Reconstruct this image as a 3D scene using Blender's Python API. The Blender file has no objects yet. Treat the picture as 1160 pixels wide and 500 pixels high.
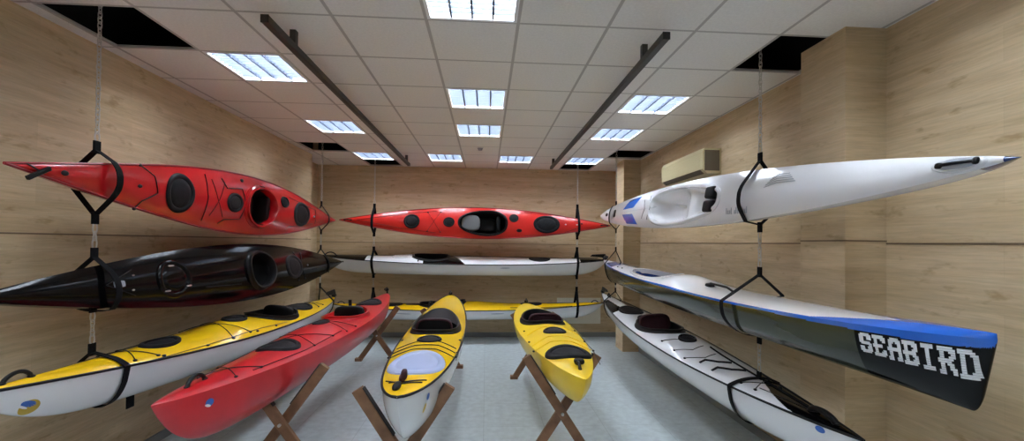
import bpy, math, random
from mathutils import Vector, Matrix
random.seed(7)
COL = bpy.context.scene.collection
PI = math.pi
H = 3.268                    # ceiling height
CAMZ = 1.82
XL, XR, YB, YF = -2.92, 2.62, 8.2, -2.6
GX, GY = -0.406, 2.753       # ceiling grid origin
TS = 0.6

# ------------------------------------------------------------------ materials
def mat(name, col, rough=0.5, metal=0.0, coat=0.0, emit=None, estr=0.0, spec=0.5):
    m = bpy.data.materials.new(name); m.use_nodes = True
    b = m.node_tree.nodes['Principled BSDF']
    b.inputs['Base Color'].default_value = (*col, 1)
    b.inputs['Roughness'].default_value = rough
    b.inputs['Metallic'].default_value = metal
    b.inputs['Coat Weight'].default_value = coat
    b.inputs['Coat Roughness'].default_value = 0.06
    b.inputs['Specular IOR Level'].default_value = spec
    if emit:
        b.inputs['Emission Color'].default_value = (*emit, 1)
        b.inputs['Emission Strength'].default_value = estr
    return m

def nd(nt, kind, **kw):
    n = nt.nodes.new(kind)
    for k, v in kw.items(): setattr(n, k, v)
    return n

def mottled(name, c1, c2, scale=(1, 1, 1), nscale=4.0, rough=0.5, coat=0.0, bump=0.0, detail=6, lo=0.35, hi=0.65, bscale=None, metal=0.0):
    m = mat(name, c1, rough, metal, coat)
    nt = m.node_tree; b = nt.nodes['Principled BSDF']
    tc = nd(nt, 'ShaderNodeTexCoord'); mp = nd(nt, 'ShaderNodeMapping'); mp.inputs['Scale'].default_value = scale
    nz = nd(nt, 'ShaderNodeTexNoise'); nz.inputs['Scale'].default_value = nscale; nz.inputs['Detail'].default_value = detail
    cr = nd(nt, 'ShaderNodeValToRGB')
    cr.color_ramp.elements[0].position = lo; cr.color_ramp.elements[0].color = (*c1, 1)
    cr.color_ramp.elements[1].position = hi; cr.color_ramp.elements[1].color = (*c2, 1)
    nt.links.new(tc.outputs['Object'], mp.inputs[0]); nt.links.new(mp.outputs[0], nz.inputs[0])
    nt.links.new(nz.outputs[0], cr.inputs[0]); nt.links.new(cr.outputs[0], b.inputs['Base Color'])
    if bump:
        bp = nd(nt, 'ShaderNodeBump'); bp.inputs['Strength'].default_value = bump
        n2 = nd(nt, 'ShaderNodeTexNoise'); n2.inputs['Scale'].default_value = bscale or nscale * 6
        nt.links.new(mp.outputs[0], n2.inputs[0])
        nt.links.new(n2.outputs[0], bp.inputs['Height']); nt.links.new(bp.outputs[0], b.inputs['Normal'])
    return m

def wood_wall_mat():
    m = mat('oak_laminate', (0.5, 0.4, 0.27), 0.42, spec=0.25)
    nt = m.node_tree; b = nt.nodes['Principled BSDF']
    tc = nd(nt, 'ShaderNodeTexCoord')
    def noise(scale, ns, det=6, rg=0.6):
        mp = nd(nt, 'ShaderNodeMapping'); mp.inputs['Scale'].default_value = scale
        n = nd(nt, 'ShaderNodeTexNoise'); n.inputs['Scale'].default_value = ns; n.inputs['Detail'].default_value = det; n.inputs['Roughness'].default_value = rg
        nt.links.new(tc.outputs['Object'], mp.inputs[0]); nt.links.new(mp.outputs[0], n.inputs[0]); return n
    a = noise((.55, .55, 6), 2.6)               # long soft grain bands
    f = noise((2.0, 2.0, 34), 3.0, 8)             # fine grain
    k = noise((2.2, 2.2, 5), 2.4, 3)            # knots / darker spots
    def ramp(src, stops):
        r = nd(nt, 'ShaderNodeValToRGB'); e = r.color_ramp.elements
        e[0].position, e[0].color = stops[0][0], (*stops[0][1], 1)
        e[1].position, e[1].color = stops[-1][0], (*stops[-1][1], 1)
        for p, c in stops[1:-1]:
            x = e.new(p); x.color = (*c, 1)
        nt.links.new(src.outputs[0], r.inputs[0]); return r
    r1 = ramp(a, [(.28, (.58, .43, .25)), (.5, (.68, .525, .33)), (.72, (.75, .605, .405))])
    r2 = ramp(f, [(.3, (.86, .86, .86)), (.7, (1.06, 1.05, 1.04))])
    r3 = ramp(k, [(.27, (.74, .68, .60)), (.40, (1, 1, 1)), (.9, (1, 1, 1))])
    mx = nd(nt, 'ShaderNodeMixRGB', blend_type='MULTIPLY'); mx.inputs[0].default_value = 1
    my = nd(nt, 'ShaderNodeMixRGB', blend_type='MULTIPLY'); my.inputs[0].default_value = 1
    nt.links.new(r1.outputs[0], mx.inputs[1]); nt.links.new(r2.outputs[0], mx.inputs[2])
    nt.links.new(mx.outputs[0], my.inputs[1]); nt.links.new(r3.outputs[0], my.inputs[2])
    sx = nd(nt, 'ShaderNodeSeparateXYZ'); nt.links.new(tc.outputs['Object'], sx.inputs[0])
    ad = nd(nt, 'ShaderNodeMath', operation='ADD'); nt.links.new(sx.outputs[0], ad.inputs[0]); nt.links.new(sx.outputs[1], ad.inputs[1])
    cb = nd(nt, 'ShaderNodeCombineXYZ'); nt.links.new(ad.outputs[0], cb.inputs[0]); nt.links.new(sx.outputs[2], cb.inputs[1])
    br = nd(nt, 'ShaderNodeTexBrick'); br.offset = .37; br.inputs['Scale'].default_value = 1
    br.inputs['Brick Width'].default_value = 1.15; br.inputs['Row Height'].default_value = .185
    br.inputs['Mortar Size'].default_value = .0015; br.inputs['Mortar Smooth'].default_value = 1
    br.inputs['Color1'].default_value = (.93, .92, .90, 1); br.inputs['Color2'].default_value = (1.03, 1.02, 1.01, 1); br.inputs['Mortar'].default_value = (.88, .86, .83, 1)
    nt.links.new(cb.outputs[0], br.inputs['Vector'])
    mz = nd(nt, 'ShaderNodeMixRGB', blend_type='MULTIPLY'); mz.inputs[0].default_value = 1
    nt.links.new(my.outputs[0], mz.inputs[1]); nt.links.new(br.outputs['Color'], mz.inputs[2])
    nt.links.new(mz.outputs[0], b.inputs['Base Color'])
    return m

def floor_mat():
    m = mat('vinyl_floor', (0.42, 0.46, 0.48), 0.3, spec=0.5)
    nt = m.node_tree; b = nt.nodes['Principled BSDF']
    tc = nd(nt, 'ShaderNodeTexCoord')
    br = nd(nt, 'ShaderNodeTexBrick'); br.offset = 0.0
    br.inputs['Scale'].default_value = 1.0
    br.inputs['Brick Width'].default_value = 0.6; br.inputs['Row Height'].default_value = 0.6
    br.inputs['Mortar Size'].default_value = 0.003; br.inputs['Bias'].default_value = 0
    br.inputs['Color1'].default_value = (0.50, 0.56, 0.575, 1); br.inputs['Color2'].default_value = (0.54, 0.60, 0.615, 1)
    br.inputs['Mortar'].default_value = (0.38, 0.43, 0.44, 1)
    nt.links.new(tc.outputs['Object'], br.inputs['Vector'])
    n = nd(nt, 'ShaderNodeTexNoise'); n.inputs['Scale'].default_value = 14; n.inputs['Detail'].default_value = 8
    nt.links.new(tc.outputs['Object'], n.inputs[0])
    r = nd(nt, 'ShaderNodeValToRGB'); r.color_ramp.elements[0].position = .35; r.color_ramp.elements[0].color = (.88, .88, .88, 1)
    r.color_ramp.elements[1].position = .65; r.color_ramp.elements[1].color = (1.06, 1.06, 1.06, 1)
    nt.links.new(n.outputs[0], r.inputs[0])
    mx = nd(nt, 'ShaderNodeMixRGB', blend_type='MULTIPLY'); mx.inputs[0].default_value = 1
    nt.links.new(br.outputs['Color'], mx.inputs[1]); nt.links.new(r.outputs[0], mx.inputs[2])
    nt.links.new(mx.outputs[0], b.inputs['Base Color'])
    return m

M = {}
M['wall'] = wood_wall_mat()
M['floor'] = floor_mat()
M['tile'] = mottled('ceiling_tile', (.78, .76, .735), (.84, .82, .795), nscale=60, rough=.9, bump=.15)
M['tbar'] = mat('ceiling_grid_metal', (.47, .45, .43), .6)
M['dark'] = mat('dark_void', (.006, .006, .008), .95)
M['seam'] = mat('panel_joint', (.20, .135, .08), .7)
M['base'] = mat('grey_skirting', (.27, .28, .27), .5)
M['cream'] = mottled('cream_board', (.86, .81, .68), (.88, .84, .72), nscale=3, rough=.5)
M['white_frame'] = mat('white_enamel', (.85, .86, .88), .35)
M['emit'] = mat('tube_light', (1, 1, 1), .5, emit=(.80, .89, 1.0), estr=5.0)
M['louvre'] = mat('louvre_aluminium', (.055, .07, .105), .5, metal=.0)
M['rail'] = mat('dark_steel', (.075, .07, .065), .45, metal=.6)
M['railcap'] = mat('black_cap', (.02, .02, .02), .5)
M['chain'] = mat('zinc_steel', (.62, .60, .57), .3, metal=.9)
M['webbing'] = mottled('black_webbing', (.004, .004, .005), (.008, .008, .009), nscale=120, rough=.85, bump=.3); M['webbing'].node_tree.nodes['Principled BSDF'].inputs['Specular IOR Level'].default_value = .15
M['black'] = mat('black_plastic', (.005, .005, .006), .45, spec=.3)
M['rubber'] = mottled('black_rubber', (.006, .006, .008), (.012, .012, .014), nscale=30, rough=.55, bump=.05); M['rubber'].node_tree.nodes['Principled BSDF'].inputs['Specular IOR Level'].default_value = .2
M['inner'] = mat('cockpit_black', (.004, .004, .005), .6, spec=.25)
M['grey_in'] = mat('grey_foam', (.16, .17, .175), .45)
M['maroon'] = mottled('maroon_fabric', (.035, .008, .014), (.055, .012, .02), nscale=80, rough=.85)
M['red'] = mottled('red_polyethylene', (.52, .006, .010), (.57, .009, .013), nscale=5, rough=.26, coat=.55)
M['redfloor'] = mottled('bright_red_plastic', (.54, .007, .014), (.60, .011, .018), nscale=7, rough=.30, coat=.25, bump=.02, bscale=5)
M['redseam'] = mat('dark_red_edge', (.30, .004, .008), .4)
M['redback'] = mottled('orange_red_plastic', (.66, .014, .008), (.70, .018, .011), nscale=5, rough=.32, coat=.4)
M['blackgel'] = mat('black_gelcoat', (.0025, .0025, .003), .12, coat=0, spec=.22)
M['yellow'] = mat('yellow_gelcoat', (.92, .56, .008), .22, coat=.5)
M['yellowpe'] = mottled('yellow_polyethylene', (.90, .58, .008), (.95, .63, .010), nscale=6, rough=.32, coat=.3)
M['white'] = mat('white_gelcoat', (.80, .80, .82), .16, coat=.8)
M['whitehull'] = mat('off_white_gelcoat', (.78, .78, .79), .2, coat=.6)
M['blue'] = mat('blue_gelcoat', (.01, .13, .62), .18, coat=.8)
M['darkblue'] = mat('dark_blue_gelcoat', (.012, .035, .16), .2, coat=.7)
M['palehatch'] = mottled('pale_blue_hatch', (.36, .42, .62), (.39, .45, .65), nscale=3, rough=.4)
M['hullreflect'] = mottled('black_hull_olive_reflection', (.03, .034, .018), (.055, .06, .03), scale=(.4, 3, 3), nscale=2, rough=.18, coat=.35)  # glossy black hull, with the wall's olive reflection painted into its colour
M['letter'] = mat('silver_letter', (.72, .73, .75), .35)
M['gold'] = mat('gold_print', (.55, .36, .03), .4)
M['logo_blue'] = mat('logo_blue', (.03, .12, .45), .4)
M['print_grey'] = mat('grey_print', (.34, .37, .42), .4)
M['wood'] = mottled('stained_pine', (.165, .075, .035), (.27, .135, .065), scale=(1, 1, 1), nscale=9, rough=.45, bump=.08)
M['pad'] = mat('dark_pad', (.03, .025, .025), .8)
M['accream'] = mat('aged_cream_plastic', (.72, .63, .37), .4)
M['acdark'] = mat('grille_brown', (.16, .13, .09), .6)

# ------------------------------------------------------------------ mesh helpers
class MB:
    def __init__(s): s.v = []; s.f = []; s.m = []
    def add(s, V, F, mi=0):
        o = len(s.v); s.v += [tuple(p) for p in V]
        s.f += [tuple(i + o for i in q) for q in F]; s.m += [mi] * len(F)
    def box(s, x0, x1, y0, y1, z0, z1, mi=0):
        V = [(x0, y0, z0), (x1, y0, z0), (x1, y1, z0), (x0, y1, z0), (x0, y0, z1), (x1, y0, z1), (x1, y1, z1), (x0, y1, z1)]
        s.add(V, [(0, 3, 2, 1), (4, 5, 6, 7), (0, 1, 5, 4), (1, 2, 6, 5), (2, 3, 7, 6), (3, 0, 4, 7)], mi)
    def bar(s, a, b, w, t, up=(0, 1, 0), mi=0, cap=0.0):
        """board from a to b; w across, t along up"""
        a = Vector(a); b = Vector(b); d = (b - a).normalized(); u = Vector(up); u = (u - d * u.dot(d)).normalized(); r = d.cross(u)
        c = min(w, t) * .12
        prof = [(w/2 - c, t/2), (w/2, t/2 - c), (w/2, -t/2 + c), (w/2 - c, -t/2), (-w/2 + c, -t/2), (-w/2, -t/2 + c), (-w/2, t/2 - c), (-w/2 + c, t/2)]
        V = [p + r * x + u * y for p in (a, b) for x, y in prof]
        n = 8
        s.add(V, [(i, (i + 1) % n, n + (i + 1) % n, n + i) for i in range(n)] + [tuple(range(n - 1, -1, -1)), tuple(range(n, 2 * n))], mi)
    def tube(s, pts, r, n=8, closed=False, mi=0, flat=1.0):
        pts = [Vector(p) for p in pts]; N = len(pts); V = []
        prev = None
        for i, p in enumerate(pts):
            if closed: d = pts[(i + 1) % N] - pts[i - 1]
            else: d = pts[min(i + 1, N - 1)] - pts[max(i - 1, 0)]
            d.normalize()
            if prev is None:
                u = Vector((0, 0, 1)) if abs(d.z) < .9 else Vector((1, 0, 0))
            else: u = prev
            u = (u - d * u.dot(d)); u.normalize(); prev = u; w = d.cross(u)
            for k in range(n):
                a = 2 * PI * k / n
                V.append(p + u * (r * flat * math.cos(a)) + w * (r * math.sin(a)))
        F = []
        R = N if closed else N - 1
        for i in range(R):
            j = (i + 1) % N
            for k in range(n):
                F.append((i * n + k, i * n + (k + 1) % n, j * n + (k + 1) % n, j * n + k))
        if not closed:
            F.append(tuple(range(n - 1, -1, -1))); F.append(tuple((N - 1) * n + k for k in range(n)))
        s.add(V, F, mi)
    def sup(s, c, r, e=(.5, .5), nu=24, nv=14, mi=0):
        def sg(v, p): return math.copysign(abs(v) ** p, v)
        V = []; F = []
        for j in range(nv + 1):
            ph = -PI / 2 + PI * j / nv
            for i in range(nu):
                th = 2 * PI * i / nu
                V.append((c[0] + r[0] * sg(math.cos(ph), e[0]) * sg(math.cos(th), e[1]),
                          c[1] + r[1] * sg(math.cos(ph), e[0]) * sg(math.sin(th), e[1]), c[2] + r[2] * sg(math.sin(ph), e[0])))
        for j in range(nv):
            for i in range(nu):
                F.append((j * nu + i, j * nu + (i + 1) % nu, (j + 1) * nu + (i + 1) % nu, (j + 1) * nu + i))
        s.add(V, F, mi)
    def cyl(s, a, b, r, n=20, mi=0, r2=None):
        a = Vector(a); b = Vector(b); d = (b - a).normalized(); u = Vector((0, 0, 1)) if abs(d.z) < .9 else Vector((1, 0, 0))
        u = (u - d * u.dot(d)).normalized(); w = d.cross(u); V = []
        for p, q in ((a, r), (b, r2 or r)):
            for k in range(n):
                t = 2 * PI * k / n; V.append(p + (u * math.cos(t) + w * math.sin(t)) * q)
        s.add(V, [(k, (k + 1) % n, n + (k + 1) % n, n + k) for k in range(n)] + [tuple(range(n - 1, -1, -1)), tuple(range(n, 2 * n))], mi)
    def prism(s, poly, y0, y1, mi=0):
        """poly in (x,z) extruded in y"""
        n = len(poly)
        V = [(x, y0, z) for x, z in poly] + [(x, y1, z) for x, z in poly]
        s.add(V, [tuple(range(n)), tuple(range(2 * n - 1, n - 1, -1))] + [(i, n + i, n + (i + 1) % n, (i + 1) % n) for i in range(n)], mi)
    def build(s, name, mats, parent=None, smooth=False, ang=40):
        me = bpy.data.meshes.new(name); me.from_pydata(s.v, [], s.f)
        if not isinstance(mats, (list, tuple)): mats = [mats]
        for m in mats: me.materials.append(m)
        for p, mi in zip(me.polygons, s.m): p.material_index = mi
        if smooth: me.polygons.foreach_set('use_smooth', [True] * len(me.polygons))
        me.update()
        import bmesh
        bm = bmesh.new(); bm.from_mesh(me); bmesh.ops.remove_doubles(bm, verts=bm.verts, dist=1e-6)
        bmesh.ops.recalc_face_normals(bm, faces=bm.faces) if s.__dict__.get('recalc', True) else None
        bm.to_mesh(me); bm.free()
        if smooth: 
            try: me.set_sharp_from_angle(angle=math.radians(ang))
            except Exception: pass
        o = bpy.data.objects.new(name, me); COL.objects.link(o)
        if parent: o.parent = parent
        return o

def tag(o, label=None, cat=None, group=None, kind=None):
    if label: o['label'] = label
    if cat: o['category'] = cat
    if group: o['group'] = group
    if kind: o['kind'] = kind
    return o

def empty(name, loc, label, cat, group=None, mtx=None):
    o = bpy.data.objects.new(name, None); COL.objects.link(o); o.empty_display_size = .1
    if mtx is not None: o.matrix_world = mtx
    else: o.location = loc
    return tag(o, label, cat, group)

def struct(name, mb, m, **k): return tag(mb.build(name, m, **k), kind='structure')

# ------------------------------------------------------------------ room shell
b = MB(); b.box(-3.6, 3.1, YF - .2, YB + .2, -.1, 0); struct('floor', b, M['floor'])
YREC = 7.24          # where the left wall steps back
b = MB(); b.box(XL - .3, XL, YF - .2, YREC, 0, H + .5); b.box(-3.6, -3.2, YREC, YB + .2, 0, H + .5); struct('wall_left', b, M['wall'])
b = MB(); b.box(-3.6, 3.1, YB, YB + .2, 0, H + .5); struct('wall_back', b, M['wall'])
b = MB(); b.box(XR, XR + .3, YF - .2, YB + .2, 0, H + .5); struct('wall_right', b, M['wall'])
b = MB(); b.box(-3.6, 3.1, YF - .2, YF, 0, H + .5); struct('wall_front', b, M['wall'])
b = MB(); b.box(2.335, XR, 2.61, 3.0, 0, H - .001); struct('wall_pillar_near', b, M['wall'])
b = MB(); b.box(2.33, XR, 7.04, 7.42, 0, H - .001); struct('wall_pillar_far', b, M['wall'])
# panel joints (thin grooved strips at eye height)
ZJ = 1.845
b = MB()
b.box(XL, XL + .003, YF, YREC, ZJ - .005, ZJ + .005)
b.box(-3.2, 2.62, YB - .003, YB, ZJ - .045, ZJ - .036)
b.box(XR - .003, XR, YF, 2.61, ZJ - .005, ZJ + .006); b.box(XR - .003, XR, 3.0, 7.04, ZJ - .005, ZJ + .006)
b.box(2.332, 2.335, 2.61, 3.0, ZJ + .012, ZJ + .021); b.box(2.332, XR, 2.607, 2.61, ZJ + .012, ZJ + .021)
struct('trim_1', b, M['seam'])
b = MB()
b.box(-3.2, 2.62, YB - .012, YB, 0, .09); struct('baseboard_back', b, M['base'])
b = MB(); b.box(XL, XL + .012, YF, YREC, 0, .08); struct('baseboard_left', b, M['base'])
b = MB(); b.box(XR - .012, XR, YF, 2.61, 0, .08); b.box(XR - .012, XR, 3.0, 7.04, 0, .08); struct('baseboard_right', b, M['base'])

# ceiling: tiles cell by cell, leaving the removed tiles and the light fittings open
holes = {(-4, 0), (-4, 6), (-3, 8), (4, 6), (3, 8), (4, 0)}
lights = [(0, -1), (0, 2), (0, 4), (-1, 7), (1, 7), (-3, 1), (-3, 4), (-3, 7), (3, 2), (3, 4), (3, 7),
          (0, -4), (-3, -2), (3, -2), (-3, -5), (3, -5), (-1, -4), (1, -4)]  # this row: unseen fittings added for extra illumination
lset = set(lights)
b = MB()
i0, i1 = -6, 6; j0, j1 = -9, 10
for i in range(i0, i1):
    for j in range(j0, j1):
        if (i, j) in holes or (i, j) in lset: continue
        x0 = max(GX + i * TS, -3.6); x1 = min(GX + (i + 1) * TS, 3.1); y0 = GY + j * TS; y1 = min(y0 + TS, YB + .1)
        if x1 <= x0 or y1 <= y0: continue
        b.box(x0 + .009, x1 - .009, y0 + .009, y1 - .009, H, H + .012, 0)
for i in range(i0, i1 + 1):       # T bars along the room
    x = GX + i * TS
    if -3.6 < x < 3.1:
        b.box(x - .011, x + .011, GY + j0 * TS, YB, H - .001, H + .018, 1)
for j in range(j0, j1):           # cross bars
    y = GY + j * TS
    b.box(-3.6, 3.1, y - .011, y + .011, H, H + .0175, 1)
struct('ceiling', b, [M['tile'], M['tbar']])
b = MB(); b.box(-3.6, 3.1, YF - .2, YB + .2, H + .5, H + .6)
b.box(XL - .0, XL + .01, YF, YREC, H + .03, H + .5); b.box(XR - .01, XR, YF, YB, H + .03, H + .5); b.box(-3.2, XR, YB - .01, YB, H + .03, H + .5)
struct('ceiling_slab', b, M['dark'])

# recessed louvred lights
def light_label(i, j):
    side = {0: 'centre of the ceiling', -3: 'left side of the ceiling', 3: 'right side of the ceiling', -1: 'ceiling left of centre', 1: 'ceiling right of centre'}[i]
    return side
labs = {(0, -1): 'large bright louvred light cut by the top edge of the photo',
        (0, 2): 'second louvred light down the middle of the ceiling, behind the largest one',
        (0, 4): 'third louvred light down the middle, small, in front of the smoke detector',
        (-1, 7): 'small far louvred light just left of the smoke detector, near the back wall',
        (1, 7): 'small far louvred light just right of the smoke detector, near the back wall',
        (-3, 1): 'big louvred light left of the left ceiling rail, beside the large removed tile',
        (-3, 4): 'middle one of the three louvred lights left of the left ceiling rail',
        (-3, 7): 'farthest louvred light left of the left ceiling rail, touching a removed tile',
        (3, 2): 'nearest louvred light right of the right ceiling rail',
        (3, 4): 'middle louvred light right of the right ceiling rail, above the air conditioner side',
        (3, 7): 'farthest louvred light right of the right ceiling rail, touching a removed tile'}
def make_light():
    root = empty('ceiling_light', (0, 0, H), 'x', 'ceiling light', 'recessed louvred lights')
    s = .29
    f = MB()
    for a0, a1, c0, c1 in ((-s, s, -s, -s + .022), (-s, s, s - .022, s), (-s, -s + .022, -s + .022, s - .022), (s - .022, s, -s + .022, s - .022)):
        f.box(a0, a1, c0, c1, -.004, .075)
    f.box(-s, s, -s, s, .075, .085)
    f.build('frame', M['white_frame'], root)
    p = MB()
    for k in range(4):
        x = -.2 + k * .1333
        p.cyl((x, -.262, .05), (x, .262, .05), .013, 12)
    p.build('tube', M['emit'], root, smooth=True)
    e = MB(); e.box(-.266, .266, -.266, .266, .068, .072); e.build('diffuser', M['emit'], root)
    l = MB()
    for k in range(1, 4):
        x = -.268 + k * .134; l.box(x - .006, x + .006, -.268, .268, .0, .030)
    for k in range(1, 10):
        y = -.268 + k * .0536; l.box(-.268, .268, y - .002, y + .002, .002, .028)
    l.build('louvre', M['louvre'], root)
    return root
L0 = make_light(); first = True
for (i, j) in lights:
    if first: r = L0; first = False
    else:
        r = L0.copy(); COL.objects.link(r)
        for ch in list(L0.children):
            c = ch.copy(); COL.objects.link(c); c.parent = r
    r.location = (GX + (i + .5) * TS, GY + (j + .5) * TS, H)
    r['label'] = labs.get((i, j), 'added louvred ceiling light out of view, to brighten the room')

# smoke detector
t = empty('smoke_detector', (GX + .5 * TS, GY + 6.1 * TS, H), 'small round smoke detector on the ceiling between the far lights', 'smoke detector')
b = MB(); b.cyl((0, 0, -.012), (0, 0, 0), .05, 24); b.build('base', M['white_frame'], t, smooth=True)
b = MB(); b.cyl((0, 0, -.045), (0, 0, -.012), .028, 24, r2=.042); b.build('sensor_cap', M['print_grey'], t, smooth=True)

# ceiling rails
def rail(x, side):
    t = empty('ceiling_rail', (x, 5, H), 'long dark steel rail hanging under the %s half of the ceiling' % side, 'rail', 'dark ceiling rails')
    b = MB(); z0 = H - .14
    b.box(-.022, .022, -2.4, 2.33, z0 - H, z0 - H + .044); b.build('beam', M['rail'], t)
    for y in (-2.405, 2.33):
        c = MB(); c.box(-.024, .024, y, y + .006, z0 - H - .002, z0 - H + .046); c.build('end_cap', M['railcap'], t)
    for y in (-2.02, 2.12):
        h = MB(); h.box(-.02, .02, y - .02, y + .02, z0 - H + .044, 0)
        h.build('bracket', M['rail'], t)
rail(-1.34, 'left'); rail(1.127, 'right')

# air conditioner on the right wall
t = empty('air_conditioner', (XR, 5.12, 2.63), 'old cream air conditioner unit high on the right wall above the kayaks', 'air conditioner')
b = MB(); n = 10
prof = [(0, 0), (-.16, 0), (-.215, .05), (-.215, .24), (-.19, .285), (0, .285)]
V = [(x, y, z) for y in (-.55, .55) for x, z in prof]; k = len(prof)
b.add(V, [tuple(range(k)), tuple(range(2 * k - 1, k - 1, -1))] + [(i, k + i, k + (i + 1) % k, (i + 1) % k) for i in range(k)])
b.build('casing', M['accream'], t)
b = MB(); b.box(-.2205, -.214, -.50, .50, .07, .225)
for q in range(5): b.box(-.224, -.2195, -.50, .50, .085 + q * .03, .091 + q * .03)
b.build('front_panel', M['accream'], t)
b = MB(); b.add([(-.168, -.5, .006), (-.213, -.5, .045), (-.213, .5, .045), (-.168, .5, .006), (-.172, -.5, -.0), (-.219, -.5, .043), (-.219, .5, .043), (-.172, .5, -.0)],
                [(0, 1, 2, 3), (7, 6, 5, 4), (0, 4, 5, 1), (1, 5, 6, 2), (2, 6, 7, 3), (3, 7, 4, 0)])
b.build('air_outlet', M['acdark'], t)
b = MB(); b.box(-.19, -.02, -.556, -.55, .03, .26); b.build('side_vent', M['acdark'], t)

# cream board low on the back wall
b = MB(); b.box(-.43, .43, -.03, 0, 0, .50); b.box(-.41, .41, -.036, -.03, .02, .48)
o = b.build('wall_board', M['cream']); o.location = (1.83, YB, .26); tag(o, 'cream flat board fixed low on the back wall behind the yellow kayak', 'board')

# ------------------------------------------------------------------ kayaks
class Kayak:
    def __init__(s, label, plus, minus, roll=0, B=.56, D=.30, rise=.09, crown=.07, pw=1.0, nk=9, cexp=2.0, stem=.012, crown_f=None,
                 hullm='white', deckm='yellow', seam=None, deckcol=None, mats=None, opening=None, group=None, name='kayak', full=.75, hullcol=None, hmats=None, NX=300, NVC=26, vee=.55, vp=2, NA=14, plumb=0, pwm=None):
        P = Vector(plus); Q = Vector(minus); P.z += CAMZ; Q.z += CAMZ
        s.P, s.Q = P, Q
        s.L = (P - Q).length; x = (P - Q).normalized(); z0 = Vector((0, 0, 1)); y0 = z0.cross(x).normalized(); z0 = x.cross(y0)
        a = math.radians(roll); z = z0 * math.cos(a) + y0 * math.sin(a); y = y0 * math.cos(a) - z0 * math.sin(a)
        c = (P + Q) / 2
        s.M = Matrix(((x.x, y.x, z.x, c.x), (x.y, y.y, z.y, c.y), (x.z, y.z, z.z, c.z), (0, 0, 0, 1)))
        s.B, s.D, s.rise, s.crown, s.pw, s.nk, s.cexp, s.stem, s.crown_f, s.full = B, D, rise, crown, pw, nk, cexp, stem, crown_f, full
        s.opening = opening; s.vee, s.vp, s.plumb, s.pwm = vee, vp, plumb, pwm or pw
        s.root = empty(name, None, label, 'kayak', group, s.M)
        s.seamm = seam
        us = [math.sin(PI / 2 * (-1 + 2 * i / NX)) * .35 + (-1 + 2 * i / NX) * .65 for i in range(NX + 1)]
        # hull
        b = MB()
        hm = hmats or [M[hullm]]
        V = []
        for u in us:
            for k in range(2 * NA + 1):
                v = -1 + k / NA
                V.append(s.hull(u, v))
        W = 2 * NA + 1
        for i in range(NX):
            for k in range(W - 1):
                F = (i * W + k, i * W + k + 1, (i + 1) * W + k + 1, (i + 1) * W + k)
                mi = hullcol(s, (us[i] + us[i + 1]) / 2 * s.L / 2, -1 + (k + .5) / NA) if hullcol else 0
                b.f.append(F); b.m.append(mi)
        b.v = [tuple(p) for p in V]
        b.build('hull', hm, s.root, smooth=True, ang=75)
        # deck
        b = MB(); NV = 18 if not deckcol else NVC; W = 2 * NV + 1
        dm = mats or [M[deckm]]
        for u in us:
            bb = s.hb(u)
            for k in range(W):
                v = -1 + k / NV; b.v.append((u * s.L / 2, v * bb, s.dz(u, v)))
        for i in range(NX):
            xm = (us[i] + us[i + 1]) / 2 * s.L / 2; um = (us[i] + us[i + 1]) / 2
            for k in range(W - 1):
                v = -1 + (k + .5) / NV
                if opening and abs(v * s.hb(um)) < s.ow(xm): continue
                b.f.append((i * W + k, (i + 1) * W + k, (i + 1) * W + k + 1, i * W + k + 1))
                b.m.append(deckcol(s, xm, v) if deckcol else 0)
        b.build('deck', dm, s.root, smooth=True, ang=60)
        if seam:
            b = MB()
            pts = []
            for sg in (1, -1):
                row = [Vector((u * s.L / 2, sg * (s.hb(u) + .001), s.zs(u))) for u in us[::2]]
                b.tube(row, .0075, 6, flat=1.2)
            b.build('seam_trim', M[seam], s.root, smooth=True)
        if opening: s.cockpit()
    def hb(s, u): return s.B / 2 * max(1 - u * u, 0) ** (s.pw if u > 0 else s.pwm) + s.stem * max(1 - u ** 20, 0)
    def zs(s, u): return -s.rise * (1 - abs(u) ** 2.6)
    def zk(s, u):
        if s.plumb:
            d = max(0, (1 - u) * s.L / 2 / s.plumb); g = min(1, d) if d < .8 else 1 - .2 * max(0, min(1, (1.3 - d) / .5)) ** 2
            return min(-(s.D + s.rise) * min(g, 1 - abs(min(u, 0)) ** s.nk), s.zs(u) - .004)
        return min(-(s.D + s.rise) * (1 - abs(u) ** s.nk), s.zs(u) - .004)
    def cr(s, u):
        c = s.crown * max(1 - u ** 2, 0) ** .6
        if s.crown_f: c += s.crown_f(u * s.L / 2)
        return c
    def dz(s, u, v): return s.zs(u) + s.cr(u) * (1 - abs(v) ** s.cexp)
    def hull(s, u, v):
        """v=-1..1 from -y sheer through keel (0) to +y sheer"""
        a = (1 - abs(v)) * PI / 2; sg = 1 if v >= 0 else -1
        fu = s.full + s.vee * abs(u) ** s.vp
        yy = s.hb(u) * max(math.cos(a), 0) ** fu if abs(v) > 1e-9 else 0
        z = s.zs(u) + (s.zk(u) - s.zs(u)) * math.sin(a) ** .95
        return Vector((u * s.L / 2, sg * yy, z))
    def hull_y(s, x, z):
        u = x / (s.L / 2); t = (s.zs(u) - z) / (s.zs(u) - s.zk(u)); t = min(max(t, 0), 1) ** (1 / .95)
        a = math.asin(min(t, 1)); return s.hb(u) * max(math.cos(a), 0) ** (s.full + s.vee * abs(u) ** s.vp)
    def on(s, x, y, h=0):
        u = x / (s.L / 2); bb = s.hb(u); v = max(-1, min(1, y / bb)) if bb > 1e-6 else 0
        return Vector((x, y, s.dz(u, v) + h))
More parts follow.
